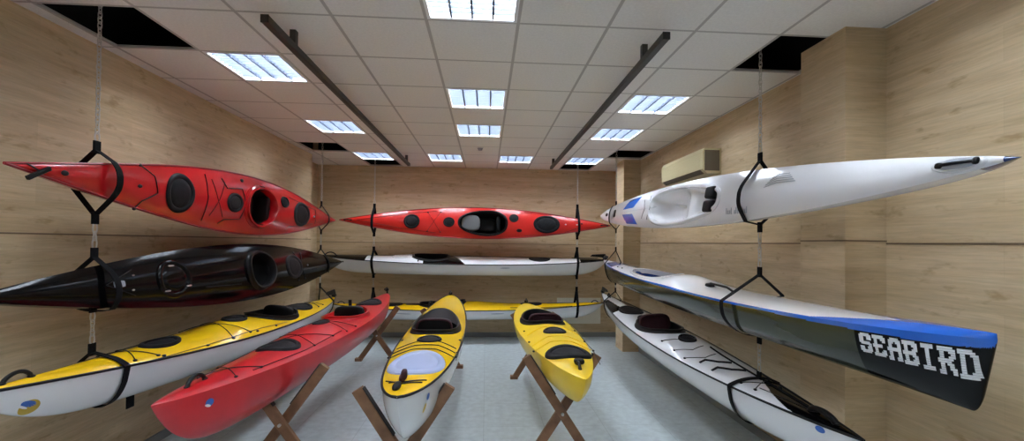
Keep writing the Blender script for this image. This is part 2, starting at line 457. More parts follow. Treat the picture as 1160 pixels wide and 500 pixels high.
    # opening: dict x (centre), a (half length), w (half width), t (taper towards +), key
    def ow(s, x):
        o = s.opening; q = (x - o['x']) / o['a']
        if abs(q) >= 1: return -1
        th = math.acos(q); return o['w'] * math.sin(th) ** o.get('e', .9) * (1 - o.get('t', 0) * q) * 1.0
    def cockpit(s):
        o = s.opening
        # lining
        b = MB(); NX, NV = 40, 16; V = []
        for i in range(NX + 1):
            q = -math.cos(PI * i / NX) * .9999; x = o['x'] + o['a'] * q; w = max(s.ow(x), .001) + .008
            dep = o.get('depth', .28) * (1 - abs(q) ** o.get('de', 8)) * (o['dp'](q) if 'dp' in o else 1)
            for k in range(NV + 1):
                v = -1 + 2 * k / NV; y = v * w; p = s.on(x, y)
                z = p.z - dep * (1 - abs(v) ** o.get('dv', 6)) - .004
                u = x / (s.L / 2)
                fl = s.hull(u, max(-1, min(1, 0)))  # keel
                z = max(z, s.zk(u) + .02 + .10 * abs(v) ** 2)
                V.append((x, y, z))
        W = NV + 1
        b.add(V, [(i * W + k, (i + 1) * W + k, (i + 1) * W + k + 1, i * W + k + 1) for i in range(NX) for k in range(NV)])
        b.build('cockpit_lining', M[o.get('lining', 'inner')], s.root, smooth=True)
        if o.get('rim', 1):
            b = MB(); N = 72; prof = [(.034, -.004), (.032, .006), (.010, .010), (.006, .026), (.016, .030), (.016, .037), (-.002, .038), (-.007, .03), (-.007, -.05)]
            hs = o.get('rh', 1.0)
            pts = []
            for i in range(N):
                th = 2 * PI * i / N; x = o['x'] + o['a'] * math.cos(th)
                y = o['w'] * math.copysign(abs(math.sin(th)) ** o.get('e', .9), math.sin(th)) * (1 - o.get('t', 0) * math.cos(th))
                pts.append(Vector((x, y, 0)))
            V = []
            for i in range(N):
                d = pts[(i + 1) % N] - pts[i - 1]; nrm = Vector((d.y, -d.x, 0)).normalized()
                for (r, h) in prof:
                    q = pts[i] + nrm * r; base = s.on(q.x, max(-s.hb(q.x / (s.L / 2)), min(s.hb(q.x / (s.L / 2)), q.y))).z if r > .02 else s.on(pts[i].x, pts[i].y).z
                    V.append((q.x, q.y, base + (h * hs if h > .01 else h)))
            K = len(prof)
            b.add(V, [(i * K + k, ((i + 1) % N) * K + k, ((i + 1) % N) * K + k + 1, i * K + k + 1) for i in range(N) for k in range(K - 1)])
            b.build('coaming', M[o.get('rimm', 'black')], s.root, smooth=True, ang=50)
    def hatch(s, x, a, w, m='rubber', y=0, name='hatch_cover', h=1.0, rim=None):
        b = MB(); N = 40
        prof = [(0, .010), (.5, .010), (.68, .008), (.74, .004), (.80, .013), (.93, .015), (1.0, .010), (1.02, -.006)]
        V = [s.on(x, y, .010 * h)]
        for (r, hh) in prof[1:]:
            for k in range(N):
                t = 2 * PI * k / N; cx_, sy_ = math.cos(t), math.sin(t)
                V.append(s.on(x + a * r * cx_, y + w * r * sy_, hh * h))
        F = [(0, 1 + k, 1 + (k + 1) % N) for k in range(N)]
        for j in range(len(prof) - 2):
            o = 1 + j * N; p = o + N
            F += [(o + k, p + k, p + (k + 1) % N, o + (k + 1) % N) for k in range(N)]
        b.add(V, F); b.build(name, M[m], s.root, smooth=True, ang=50)
    def line(s, pts, r=.0035, m='black', name='deck_line', h=.004, seg=10):
        b = MB(); s._line(b, pts, r, h, seg); return b.build(name, M[m], s.root, smooth=True)
    def _line(s, b, pts, r, h, seg=10):
        out = []
        for (x0, y0), (x1, y1) in zip(pts[:-1], pts[1:]):
            for k in range(seg): out.append(s.on(x0 + (x1 - x0) * k / seg, y0 + (y1 - y0) * k / seg, h))
        out.append(s.on(*pts[-1], h)); b.tube(out, r, 6)
    def bungees(s, x0, x1, n, wf=.75, r=.003, m='black'):
        """zig-zag bungee cords with their deck eyes"""
        b = MB(); d = (x1 - x0) / n
        A = []; C = []
        for k in range(n + 1):
            x = x0 + d * k; w = s.hb(x / (s.L / 2)) * wf
            A.append((x, w if k % 2 else -w)); C.append((x, -w if k % 2 else w))
        s._line(b, A, r, .006); s._line(b, C, r, .006); b.build('bungee_cord', M[m], s.root, smooth=True)
        for k in range(n + 1):
            x = x0 + d * k; w = s.hb(x / (s.L / 2)) * wf
            for sg in (-1, 1): s.eye(x, sg * w)
    def eye(s, x, y, r=.011, m='black'):
        b = MB(); p = s.on(x, y); b.sup((p.x, p.y, p.z + .003), (r * 1.4, r, .008), (1, 1), 12, 8); b.build('deck_eye', M[m], s.root, smooth=True)
    def handle(s, x, l=.12, h=.045, r=.010, m='black', name='carry_handle'):
        b = MB(); pts = []
        for k in range(13):
            t = k / 12; xx = x - l / 2 + l * t; p = s.on(xx, 0); pts.append((xx, 0, p.z + h * math.sin(PI * t) ** .6))
        b.tube(pts, r, 8)
        for e in (0, -1):
            b.sup((pts[e][0], 0, pts[e][2] + .003), (.02, .014, .008), (1, 1), 12, 8)
        b.build(name, M[m], s.root, smooth=True)
    def rudder(s, sgn=-1, up=True, sc=1.0, lift=0.0):
        """stowed rudder on the tip"""
        t = s.L / 2 * sgn
        b = MB(); z = s.zs(sgn * .995) + .015 + lift
        b.cyl((t - sgn * .03, 0, z - .06), (t - sgn * .03, 0, z + .04 * sc), .014, 12)
        b.sup((t - sgn * .05, 0, z + .02), (.05 * sc, .028, .022), (.6, .6), 14, 8)
        o = b.build('rudder', M['black'], s.root, smooth=True)
        b = MB()
        poly = [(t + sgn * .01, z + .03), (t - sgn * .06 * sc, z + .10 * sc), (t - sgn * .30 * sc, z + .085 * sc), (t - sgn * .34 * sc, z + .05 * sc), (t - sgn * .10 * sc, z + .03)]
        b.prism(poly, -.006, .006); b.build('blade', M['black'], o)
    def seat(s, x, w=.17, top=.06, rim='maroon', body='black', lean=.05, down=.22, direction=1):
        """backrest standing at the back of the cockpit, x = position, leaning"""
        zc = s.on(x, 0).z
        b = MB(); b.sup((x, 0, zc + top - (top + down) / 2), (.035, w, (top + down) / 2), (.45, .5), 28, 16)
        o = b.build('backrest', M[body], s.root, smooth=True)
        if rim:
            b = MB(); pts = []
            hh = (top + down) / 2
            for k in range(25):
                a = PI * k / 24
                pts.append((x + direction * .036, (w - .005) * math.copysign(abs(math.cos(a)) ** .5, math.cos(a)), zc + top - hh + (hh - .006) * math.sin(a) ** .5))
            b.tube(pts, .011, 8); b.build('rim_binding', M[rim], o, smooth=True)
        b = MB(); zf = s.zk(x / (s.L / 2)) + .05
        b.sup((x + direction * .22, 0, zf + .03), (.19, w * .95, .045), (.5, .6), 24, 12)
        b.build('seat_pan', M[body], s.root, smooth=True)
    def side_patch(s, side, cx, cz, a, h, m, name, th0=0, th1=2 * PI, tilt=0):
        """an elliptic sticker on the hull side (z measured downward from the sheer)"""
        b = MB(); N = 24; R = 5; V = []; F = []
        for j in range(R + 1):
            for k in range(N + 1):
                t = th0 + (th1 - th0) * k / N; r = j / R
                ex, ez = a * r * math.cos(t), h * r * math.sin(t)
                x = cx + ex * math.cos(tilt) - ez * math.sin(tilt); dz = ex * math.sin(tilt) + ez * math.cos(tilt)
                z = s.zs(x / (s.L / 2)) - cz + dz
                V.append((x, side * (s.hull_y(x, z) + .0025), z))
        for j in range(R):
            for k in range(N):
                o = j * (N + 1) + k; F.append((o, o + 1, o + N + 2, o + N + 1))
        b.add(V, F); b.build(name, M[m], s.root, smooth=True)
    def section(s, x):
        """world outline points of the cross-section at local x"""
        u = x / (s.L / 2); P = []
        for k in range(29): P.append(s.M @ s.hull(u, -1 + k / 14))
        for k in range(1, 20):
            v = 1 - k / 10; P.append(s.M @ Vector((x, v * s.hb(u), s.dz(u, v) + (.0 if not s.opening else 0))))
        return P
    def lx_at(s, ax, val):
        a, b_ = s.Q[ax], s.P[ax]; return -s.L / 2 + s.L * (val - a) / (b_ - a)

def hullhull(pts):
    pts = sorted(set((round(p[0], 5), round(p[1], 5)) for p in pts))
    def half(ps):
        o = []
        for p in ps:
            while len(o) >= 2 and (o[-1][0] - o[-2][0]) * (p[1] - o[-2][1]) - (o[-1][1] - o[-2][1]) * (p[0] - o[-2][0]) <= 0: o.pop()
            o.append(p)
        return o[:-1]
    return half(pts) + half(pts[::-1])

def strap(k, ax, val, p0, top, bot, label, group, w=.045, th=.005, slack=0.0):
    """webbing sling round kayak k in the plane ax=val; p0 horizontal position of the chain; top/bot apex heights (bot None = no lower chain)"""
    x = k.lx_at(ax, val); pa = 1 - ax
    S = []
    for xx in (x - w / 2, x, x + w / 2): S += k.section(xx)
    P = [(q[pa], q.z) for q in S]
    cx = sum(p[0] for p in P) / len(P); cz = sum(p[1] for p in P) / len(P)
    P = [(p[0] + math.copysign(.006, p[0] - cx) + (slack if (p[0] - cx) * slack > 0 else 0) * max(0, 1 - ((p[1] - cz) / .16) ** 2), p[1] + math.copysign(.006, p[1] - cz)) for p in P]
    P.append((p0, top))
    if bot is not None: P.append((p0, bot))
    hp = hullhull(P)
    # subdivide long edges
    b = MB(); n = len(hp); V = []
    def off(i):
        a = Vector(hp[i - 1]); c = Vector(hp[(i + 1) % n]); d = (c - a).normalized(); return Vector((d.y, -d.x))
    for i, (p, z) in enumerate(hp):
        o = off(i)
        for (e, s2) in ((0, -1), (0, 1), (th, 1), (th, -1)):
            q = (p + o.x * e, z + o.y * e); 
            V.append((q[0], val + s2 * w / 2, q[1]) if ax == 1 else (val + s2 * w / 2, q[0], q[1]))
    F = [(i * 4 + a, i * 4 + (a + 1) % 4, ((i + 1) % n) * 4 + (a + 1) % 4, ((i + 1) % n) * 4 + a) for i in range(n) for a in range(4)]
    b.add([(v[0] , v[1], v[2] ) for v in V], F)
    def band(z0, z1):
        if ax == 1: b.box(p0 - .006, p0 + .006, val - w / 2, val + w / 2, z0, z1)
        else: b.box(val - w / 2, val + w / 2, p0 - .006, p0 + .006, z0, z1)
    band(top - .02, top + .06)
    if bot is not None: band(bot - .06, bot + .02)
    loc = Vector((p0, val, top)) if ax == 1 else Vector((val, p0, top))
    root = empty('sling', loc, label, 'sling', group)
    b.v = [(v[0] - loc.x, v[1] - loc.y, v[2] - loc.z) for v in b.v]
    b.build('webbing', M['webbing'], root)
    for (z, sg) in ((top + .06, 1),) + (((bot - .06, -1),) if bot is not None else ()):
        c = MB(); pts = []
        for q in range(16):
            a = 2 * PI * q / 16; hx = .016 * math.cos(a); hz = .034 * math.sin(a)
            pts.append((hx, 0, z - top + sg * .026 + hz) if ax == 0 else (0, hx, z - top + sg * .026 + hz))
        c.tube(pts, .0045, 6, closed=True)
        c.build('carabiner', M['chain'], root, smooth=True)
    return root
LINK = None
def chain(x, y, z0, z1, label, group):
    global LINK
    b = MB(); pitch = .034; n = max(2, int(round((z1 - z0) / pitch))); pitch = (z1 - z0) / n
    for i in range(n):
        zc = z0 + pitch * (i + .5) - z0; pts = []
        tw = .35 * math.sin(i * 1.7)
        a0 = (PI / 2 if i % 2 else 0) + tw * .4
        for q in range(14):
            a = 2 * PI * q / 14; hx = .0115 * math.cos(a); hz = (pitch * .5 + .007) * math.copysign(abs(math.sin(a)) ** .8, math.sin(a))
            pts.append((hx * math.cos(a0), hx * math.sin(a0), zc + hz))
        b.tube(pts, .0036, 6, closed=True)
    o = b.build('chain', M['chain'], None, smooth=True); o.location = (x, y, z0); tag(o, label, 'chain', group); return o

def span(plus, minus, ax):
    """returns local-x converter and length for a kayak lying along axis ax"""
    P = Vector(plus); Q = Vector(minus); L = (P - Q).length
    return (lambda v: -L / 2 + L * (v - Q[ax]) / (P[ax] - Q[ax])), L

# ======================================================== left wall, top: red
P, Q = (-2.42, 2.268, .374), (-2.42, 6.94, .332); f, L = span(P, Q, 1)
k = Kayak('long red kayak slung on edge on the left wall, above the black one', P, Q, roll=93,
          B=.57, D=.23, rise=.02, crown=.04, hullm='red', deckm='red', seam='redseam', nk=8, pw=1.32,
          crown_f=lambda x: .02 * math.exp(-((x + .1) / .7) ** 2),
          opening=dict(x=f(4.63), a=.28, w=.195, t=.04, depth=.22, rimm='red'), group=None)
KUL = k
k.hatch(f(3.47), .15, .155); k.hatch(f(4.17), .115, .09); k.hatch(f(5.16), .10, .065, y=-.11); k.hatch(f(5.66), .24, .155)
b = MB(); p = k.on(f(2.42), 0); b.bar((p.x - .05, -.01, p.z + .01), (p.x + .06, .06, p.z + .012), .022, .018, up=(0, 0, 1)); b.build('toggle', M['black'], k.root)
k.line([(f(2.36), -.02), (f(2.42), .01), (f(2.47), .0)], .004)
k.eye(f(2.56), 0, .016, 'rubber'); k.eye(f(3.08), 0, .013)
k.line([(f(3.10), -.15), (f(3.21), -.09), (f(3.24), .03), (f(3.12), .10), (f(3.08), .16)]); k.eye(f(3.10), -.15); k.eye(f(3.08), .16)
k.line([(f(3.76), -.2), (f(3.79), 0), (f(3.76), .2)]); k.line([(f(3.84), -.17), (f(3.92), 0), (f(4.02), .15)], .0025); k.line([(f(4.02), -.17), (f(3.94), 0), (f(3.84), .15)], .0025)
k.line([(f(3.98), -.2), (f(4.05), -.12), (f(4.28), -.15), (f(4.34), 0), (f(4.28), .15), (f(4.05), .17), (f(3.98), .21)], .004)
k.line([(f(5.3), .18), (f(6.05), .10)], .0025); k.line([(f(5.3), -.18), (f(6.05), -.10)], .0025); k.line([(f(6.1), -.1), (f(6.12), .1)]); k.eye(f(6.05), 0, .014, 'letter')
k.seat(f(4.84), .14, -.03, None, down=.18, direction=1); k.eye(f(4.3), -.23, .018)

# ======================================================== left wall, middle: black
P, Q = (-2.42, 2.08, -.295), (-2.42, 7.33, -.348); f, L = span(P, Q, 1)
k = Kayak('glossy black kayak slung at mid height on the left wall, tilted towards the room', P, Q, roll=78,
          B=.56, D=.23, rise=.03, crown=.055, hullm='blackgel', deckm='blackgel', seam=None, nk=7, pw=1.15,
          crown_f=lambda x: .025 * math.exp(-((x - .1) / .8) ** 2),
          opening=dict(x=f(4.64), a=.24, w=.185, t=.05, depth=.22))
KL2 = k
k.hatch(f(3.42), .17, .15, 'blackgel'); k.hatch(f(5.45), .22, .15, 'rubber')
for dx, dy in ((-.12, .07), (.1, .09), (.02, -.1)):
    b = MB(); p = k.on(f(3.42) + dx, dy, .016); b.sup(p, (.03, .006, .004), (.6, .6), 10, 6); b.build('hatch_clip', M['chain'], k.root, smooth=True)
k.handle(f(7.26), .1, .02, .007); k.eye(f(3.03), .05, .006, 'chain'); k.eye(f(3.05), -.05, .006, 'chain')
k.line([(f(2.83), 0), (f(3.05), .09)], .0025); k.line([(f(2.83), 0), (f(3.05), -.09)], .0025)
k.line([(f(3.75), -.1), (f(4.25), -.12)], .004); k.line([(f(3.75), .1), (f(4.25), .12)], .004); k.bungees(f(5.75), f(5.55), 1, .7); k.eye(f(5.85), 0, .012, 'chain')
k.seat(f(4.9), .14, -.03, None, down=.18)
b = MB(); p = k.on(f(2.93), .0, .002); b.sup(p, (.045, .022, .003), (.4, .4), 12, 6); b.build('logo_sticker', M['print_grey'], k.root)

# ======================================================== left wall, bottom: yellow and white
P, Q = (-2.42, 2.12, -.745), (-2.42, 6.98, -.905); f, L = span(P, Q, 1)
k = Kayak('yellow-decked kayak with white hull and black seam slung lowest on the left wall', P, Q, roll=6,
          B=.56, D=.25, rise=.06, crown=.065, hullm='whitehull', deckm='yellow', seam='black', nk=8, pw=1.3, pwm=.9,
          crown_f=lambda x: .05 * math.exp(-((x - .35) / .45) ** 2),
          opening=dict(x=f(4.93), a=.40, w=.205, t=.22, depth=.26, e=1.0))
KL3 = k
k.hatch(f(3.32), .17, .09, 'rubber', h=1.6); k.hatch(f(4.24), .15, .09, 'rubber', h=1.6); k.hatch(f(5.65), .25, .15, 'rubber', h=1.5)
k.handle(f(2.35), .14, .045, .011); k.rudder(-1, sc=1.2)
k.seat(f(5.13), .175, .075, None, down=.2)
k.bungees(f(3.85), f(4.1), 1, .85); k.bungees(f(2.95), f(3.12), 1, .8); k.bungees(f(5.95), f(6.15), 1, .7)
for y in (3.15, 3.55, 3.85, 4.2, 4.55): k.eye(f(y), .88 * k.hb(f(y) / (L / 2)), .012)
k.line([(f(2.7), .12), (f(3.15), .17), (f(3.55), .2), (f(3.85), .22), (f(4.2), .235), (f(4.55), .245), (f(4.8), .25)], .0025)
k.side_patch(1, f(2.40), .125, .045, .042, 'gold', 'logo_sticker', tilt=.3)
k.side_patch(1, f(2.39), .105, .036, .018, 'logo_blue', 'logo_sticker', tilt=.3)
k.side_patch(1, f(2.37), .118, .026, .006, 'letter', 'logo_sticker', tilt=.5)

# ======================================================== back wall, top: red
P, Q = (2.29, 7.65, .342), (-2.60, 7.65, .380); f, L = span(P, Q, 0)
k = Kayak('orange-red kayak slung on edge across the back wall, its open cockpit facing the camera', P, Q, roll=-80,
          B=.55, D=.26, rise=.03, crown=.05, hullm='redback', deckm='redback', seam='redseam', nk=10, pw=1.15,
          opening=dict(x=f(-.06), a=.42, w=.205, t=-.18, depth=.24, e=.85))
KB1 = k
k.hatch(f(-1.33), .14, .13); k.hatch(f(-.67), .10, .09); k.hatch(f(.50), .085, .075, y=.10); k.hatch(f(1.10), .24, .165)
k.hatch(f(.60), .05, .03, y=-.13)
b = MB(); zz = k.on(f(-.28), 0).z
b.sup((f(-.28), 0, zz - .055), (.17, .15, .05), (.5, .7), 24, 12); b.build('thigh_pad', M['grey_in'], k.root, smooth=True)
k.seat(f(.22), .14, -.03, None, down=.2, direction=-1)
k.handle(f(-2.45), .11, .03, .008); k.handle(f(2.17), .11, .03, .008)
k.bungees(f(-1.05), f(-.82), 1, .7); k.eye(f(1.45), 0, .012, 'white'); k.eye(f(1.66), 0, .012, 'white'); k.eye(f(1.75), .02, .014)
k.line([(f(-2.3), 0), (f(-1.5), .13), (f(-.9), .2)], .003); k.line([(f(-2.3), 0), (f(-1.5), -.13), (f(-.9), -.2)], .003)
k.line([(f(.7), .22), (f(1.4), .16), (f(1.7), .05)], .003); k.line([(f(.7), -.22), (f(1.4), -.16), (f(1.7), -.05)], .003)

# ======================================================== back wall, middle: white with black pattern
P, Q = (2.29, 7.82, -.295), (-2.98, 7.82, -.262); f, L = span(P, Q, 0)
def wb(s, x, v):
    X = x - f(0)
    if X < -2.15 or X > 1.75: return 1
    if X < -1.35: return 0
    if X < -1.2: return 1 if v > -.9 + (-1.2 - X) * 9 else 0
    if X < -1.12: return 1 if v > -.3 else 0
    if X < -.36:
        t = max(0, (X + .74) / .38); return 1 if v < 1.0 - 2 * t else 0
    return 1 if v > .62 else 0
k = Kayak('white kayak with black deck markings slung at mid height across the back wall', P, Q, roll=-14,
          B=.54, D=.27, rise=.05, crown=.045, hullm='whitehull', deckcol=wb, mats=[M['white'], M['blackgel']], seam='black', nk=12, pw=.85,
          crown_f=lambda x: .05 * math.exp(-((x - f(-1.05)) / .42) ** 2),
          opening=dict(x=f(-1.0), a=.32, w=.19, t=-.1, depth=.24, e=.85, rh=.4))
KB2 = k
k.handle(f(-2.8), .2, .06, .010); k.rudder(1, sc=1.0); k.hatch(f(1.0), .2, .13); k.hatch(f(-1.5), .2, .12, 'white')
k.side_patch(-1, f(.35), .06, .09, .012, 'print_grey', 'side_print')
k.line([(f(1.6), 0), (f(2.1), 0)], .006, h=.03); 
# ======================================================== back wall, bottom: yellow and white
P, Q = (2.22, 7.82, -1.10), (-2.78, 7.82, -1.135); f, L = span(P, Q, 0)
def yb(s, x, v):
    X = x - f(0)
    if -1.45 < X < -.95 and v > -.2: return 1
    if -.2 < X < .45 and v > .35: return 1
    if 1.15 < X < 1.75 and v > .0: return 1
    return 0
k = Kayak('yellow-decked kayak with white hull slung lowest, across the foot of the back wall', P, Q, roll=-5,
          B=.56, D=.22, rise=.07, crown=.055, hullm='whitehull', deckcol=yb, mats=[M['yellow'], M['black']], seam='black', nk=12, pw=.85,
          crown_f=lambda x: .05 * math.exp(-((x - f(-.25)) / .45) ** 2),
          opening=dict(x=f(-.78), a=.40, w=.20, t=-.15, depth=.24, e=.9))
KB3 = k
k.seat(f(-1.0), .16, .05, None, down=.2); k.handle(f(2.05), .12, .04, .008); k.handle(f(-2.6), .12, .04, .008); k.hatch(f(.85), .2, .12, 'rubber'); k.hatch(f(-1.7), .2, .12, 'rubber')
k.side_patch(-1, f(.22), .06, .12, .01, 'print_grey', 'side_print'); k.side_patch(-1, f(-1.45), .07, .14, .01, 'print_grey', 'side_print')
k.line([(f(.45), -.2), (f(1.0), -.2), (f(1.6), -.14)], .006)

# ======================================================== right wall, top: white surf ski
P, Q = (2.02, 1.472, .350), (2.02, 7.38, .500); f, L = span(P, Q, 1)
def skc(s, x, v):
    Y = 1.472 + (L / 2 - x) / L * (7.38 - 1.472)
    if 6.12 - abs(v) * .3 > Y > 5.68 - abs(v) * .3 and .2 < abs(v) < .85: return 1
    if Y < 1.53: return 2
    return 0
def skh(s, x, v):
    Y = 1.472 + (L / 2 - x) / L * (7.38 - 1.472)
    return 1 if Y < 1.60 else 0
k = Kayak('white surf ski slung on edge at the top of the right wall, above SEABIRD', P, Q, roll=-80,
          B=.46, D=.20, rise=.01, crown=.05, deckcol=skc, mats=[M['white'], M['blue'], M['darkblue']], hmats=[M['whitehull'], M['darkblue']], hullcol=skh, nk=12, pw=1.0, pwm=.72, cexp=2.2,
          opening=dict(x=(f(5.02) + f(3.50)) / 2, a=.76, w=.183, t=.27, depth=.20, e=.62, de=14, dv=5, lining='white', rimm='white', rh=.35,
                       dp=lambda q: .35 + .65 * (1 / (1 + math.exp((q + .05) * 14)) + 1 / (1 + math.exp(-(q - .28) * 14)))))
KR1 = k
for sg in (-1, 1):
    b = MB(); x0 = f(3.64); z = k.on(x0, 0).z
    b.sup((x0, sg * .062, z - .035), (.075, .056, .060), (.35, .35), 20, 12); o = b.build('foot_pedal', M['black'], k.root, smooth=True)
    b = MB(); b.tube([(x0 - .3, sg * .10, z - .07), (x0 - .05, sg * .07, z - .07)], .006, 6); b.build('pedal_rod', M['chain'], o, smooth=True)
b = MB(); b.box(f(4.35) - .008, f(4.35) + .008, -.012, .012, k.on(f(4.3), 0).z - .14, k.on(f(4.3), 0).z - .02); b.build('drain_lever', M['chain'], k.root)
k.eye(f(4.1), -.17, .014); k.line([(f(5.08), -.14), (f(5.0), 0), (f(5.08), .16)], .003); k.line([(f(5.25), -.12), (f(5.17), 0), (f(5.25), .12)], .003)
k.line([(f(4.8), .0), (f(5.9), .0)], .002, 'print_grey', 'centre_line')
# fitting at the far tip and black straps round the tip
b = MB(); b.sup((f(6.45), .0, k.on(f(6.45), 0).z), (.05, .06, .012), (.6, .6), 14, 8); b.build('tip_fitting', M['black'], k.root, smooth=True)
b = MB(); b.sup((f(6.9), -.0, k.on(f(6.9), 0).z), (.06, .028, .014), (.6, .6), 14, 8); b.build('tip_fitting', M['black'], k.root, smooth=True)
# bow carry handle in its recess
k.hatch(f(1.675), .10, .034, 'white', name='handle_surround', h=.8)
b = MB(); p = k.on(f(1.675), 0, .009); b.sup(p, (.074, .021, .004), (.8, .8), 28, 8); b.build('handle_recess', M['print_grey'], k.root, smooth=True)
b = MB(); z = k.on(f(1.675), 0).z
b.tube([(f(1.745), .003, z + .010), (f(1.73), .003, z + .018), (f(1.68), .003, z + .021), (f(1.62), .003, z + .018), (f(1.605), .003, z + .010)], .0075, 8)
b.sup((f(1.745), .003, z + .012), (.016, .014, .008), (.7, .7), 12, 8); b.sup((f(1.603), .003, z + .012), (.012, .016, .008), (.7, .7), 12, 8)
b.build('carry_handle', M['black'], k.root, smooth=True)
# small printed lettering and swirl near the strap (unreadable marks in the photo)
b = MB()
for q in range(13):
    x = f(3.36) + q * .022; h0 = .030 if q % 3 else .05
    if q in (4, 8): continue
    p0 = k.on(x, -.145, .003); p1 = k.on(x + .008, -.145 + h0, .003); b.tube([p0, p1], .0028, 4)
    if q % 2: b.tube([k.on(x, -.145, .003), k.on(x + .016, -.14, .003)], .0025, 4)
b.build('deck_print', M['print_grey'], k.root)
b = MB()
for q in range(5):
    y0 = .03 + q * .016
    b.tube([k.on(f(2.92 - q * .015), y0, .002), k.on(f(2.80), y0 + .022, .002), k.on(f(2.62 + q * .02), y0 + .015, .002)], .0022, 4)
b.build('deck_print', M['print_grey'], k.root)

# ======================================================== right wall, middle: SEABIRD ski
P, Q = (2.05, 1.572, -.362), (2.05, 7.18, -.268); f, L = span(P, Q, 1)
Ys = lambda x: 1.572 + (L / 2 - x) / L * (7.18 - 1.572)
def sbd(s, x, v):
    Y = Ys(x)
    if Y < 1.96: return 1
    if Y < 2.55 and abs(v + .12) > 1.0 * ((Y - 1.96) / .52) ** .8: return 1
    if abs(v) > .96: return 1
    if 6.3 < Y < 6.75 and abs(v) < .9: return 1
    return 0
def sbh(s, x, v):
    Y = Ys(x)
    d = 1 - abs(v)              # 0 at the sheer .. 1 keel
    u = x / (s.L / 2); g = max(.05, s.zk(u) / s.zk(0))
    if d * g < .028 + .045 * min(1, max(0, (2.7 - Y) / .9)): return 1 if Y < 7 else 0
    return 0 if Y < 2.10 else 2  # bow stays plain black, the rest takes the painted reflection
k = Kayak('white and blue racing ski with dark hull lettered SEABIRD, slung mid height on the right', P, Q, roll=-6,
          B=.47, D=.255, rise=.08, crown=.03, deckcol=sbd, mats=[M['white'], M['blue']], hullcol=sbh, hmats=[M['blackgel'], M['blue'], M['hullreflect']], nk=80, pw=.62, stem=.010, cexp=2.4, full=.6, NX=700, NVC=40, NA=80, plumb=.085,
          crown_f=lambda x: .065 * math.exp(-((x - f(4.2)) / .38) ** 2) + .022 / (1 + math.exp(-(x - f(2.0)) * 9)),
          opening=dict(x=(f(5.6) + f(4.45)) / 2, a=.6, w=.165, t=-.1, depth=.2, e=.7, lining='darkblue', rimm='white', rh=.3))
KR2 = k
b = MB(); x0 = f(3.52); z = k.on(x0, -.04).z
b.tube([(f(3.72), -.03, z + .02), (f(3.68), -.03, z + .035), (f(3.42), -.03, z + .03), (f(3.34), -.03, z + .005)], .010, 8)
b.sup((f(3.7), -.03, z + .01), (.05, .03, .025), (.6, .6), 14, 8)
b.build('carry_handle', M['black'], k.root, smooth=True)
k.eye(f(6.15), -.1, .012); k.eye(f(5.95), -.1, .012); k.rudder(-1, sc=.7)
GL = {'S': [".######.", "########", "###..###", "###..###", "###.....", "#######.", ".#######", "......##", "###..###", "###..###", "########", ".######."],
      'E': ["#######.", "########", ".##..###", ".##...##", ".##.....", "######..", "######..", ".##.....", ".##...##", ".##..###", "########", "#######."],
      'A': ["..#####.", ".#######", ".###.###", ".##...##", ".##...##", "########", "########", ".##...##", ".##...##", ".##...##", "###..###", "###..###"],
      'B': ["#######.", "########", ".##..###", ".##...##", ".##..###", "#######.", "#######.", ".##..###", ".##...##", ".##..###", "########", "#######."],
      'I': [".######.", ".######.", "...##...", "...##...", "...##...", "...##...", "...##...", "...##...", "...##...", "...##...", ".######.", ".######."],
      'R': ["#######.", "########", ".##..###", ".##...##", ".##..###", "#######.", "######..", ".##.###.", ".##..##.", ".##..###", "###...##", "###...##"],
      'D': ["######..", "#######.", ".##..###", ".##...##", ".##...##", ".##...##", ".##...##", ".##...##", ".##...##", ".##..###", "########", "#######."]}
b = MB(); xs, xe = f(2.075), f(1.612); word = 'SEABIRD'; n = len(word); adv = (xe - xs) / n
for i, ch in enumerate(word):
    gx = xs + adv * i; g = GL[ch]; cw = adv * .90 / 8
    ht = .103 + .0045 * i
    z0 = -.040 + (-.0125) * (i / 6)
    rows = 12; rh = ht / rows
    for r, line in enumerate(g):
        c = 0
        while c < 8:
            if line[c] == '#':
                e = c
                while e < 8 and line[e] == '#': e += 1
                zt = z0 - r * rh; th = rh * (1.01 if r < 6 and i < 5 else .90)
                for q in range(c, e):
                    xa, xb_ = gx + q * cw, gx + (q + 1) * cw
                    V = []
                    for (xx, zz) in ((xa, zt), (xb_, zt), (xb_, zt - th), (xa, zt - th)):
                        zz2 = zz + k.zs(xx / (L / 2)); V.append((xx, -(k.hull_y(xx, zz2) + .0028), zz2))
                    b.add(V, [(0, 1, 2, 3)])
                c = e
            else: c += 1
b.build('seabird_lettering', M['letter'], k.root)

# ======================================================== right wall, bottom: white sea kayak
P, Q = (2.05, 2.17, -1.045), (2.05, 7.33, -.860); f, L = span(P, Q, 1)
Yw = lambda x: 2.17 + (L / 2 - x) / L * (7.33 - 2.17)
def wd(s, x, v):
    Y = Yw(x)
    if 5.95 < Y < 6.75 and abs(v) > .25 + (Y - 5.95) * .3: return 1
    if Y < 3.3 and v > -1 + max(0, Y - 2.56) / .6 * 1.5: return 1
    return 0
k = Kayak('white sea kayak with black seam and dark cockpit slung lowest on the right wall', P, Q, roll=-4,
          B=.57, D=.27, rise=.07, crown=.055, hullm='whitehull', deckcol=wd, mats=[M['white'], M['blackgel']], seam='black', nk=9, pw=1.0,
          crown_f=lambda x: .05 * math.exp(-((x - f(4.35)) / .4) ** 2),
          opening=dict(x=f(4.82), a=.44, w=.20, t=.30, depth=.26, e=1.0))
KR3 = k
k.hatch(f(5.85), .28, .15); k.hatch(f(5.33), .13, .08, y=0); k.hatch(f(4.17), .10, .085, h=1.4)
k.seat(f(5.03), .185, .115, 'maroon', body='maroon', down=.2); k.rudder(-1, sc=1.1); k.handle(f(6.9), .12, .06, .010)
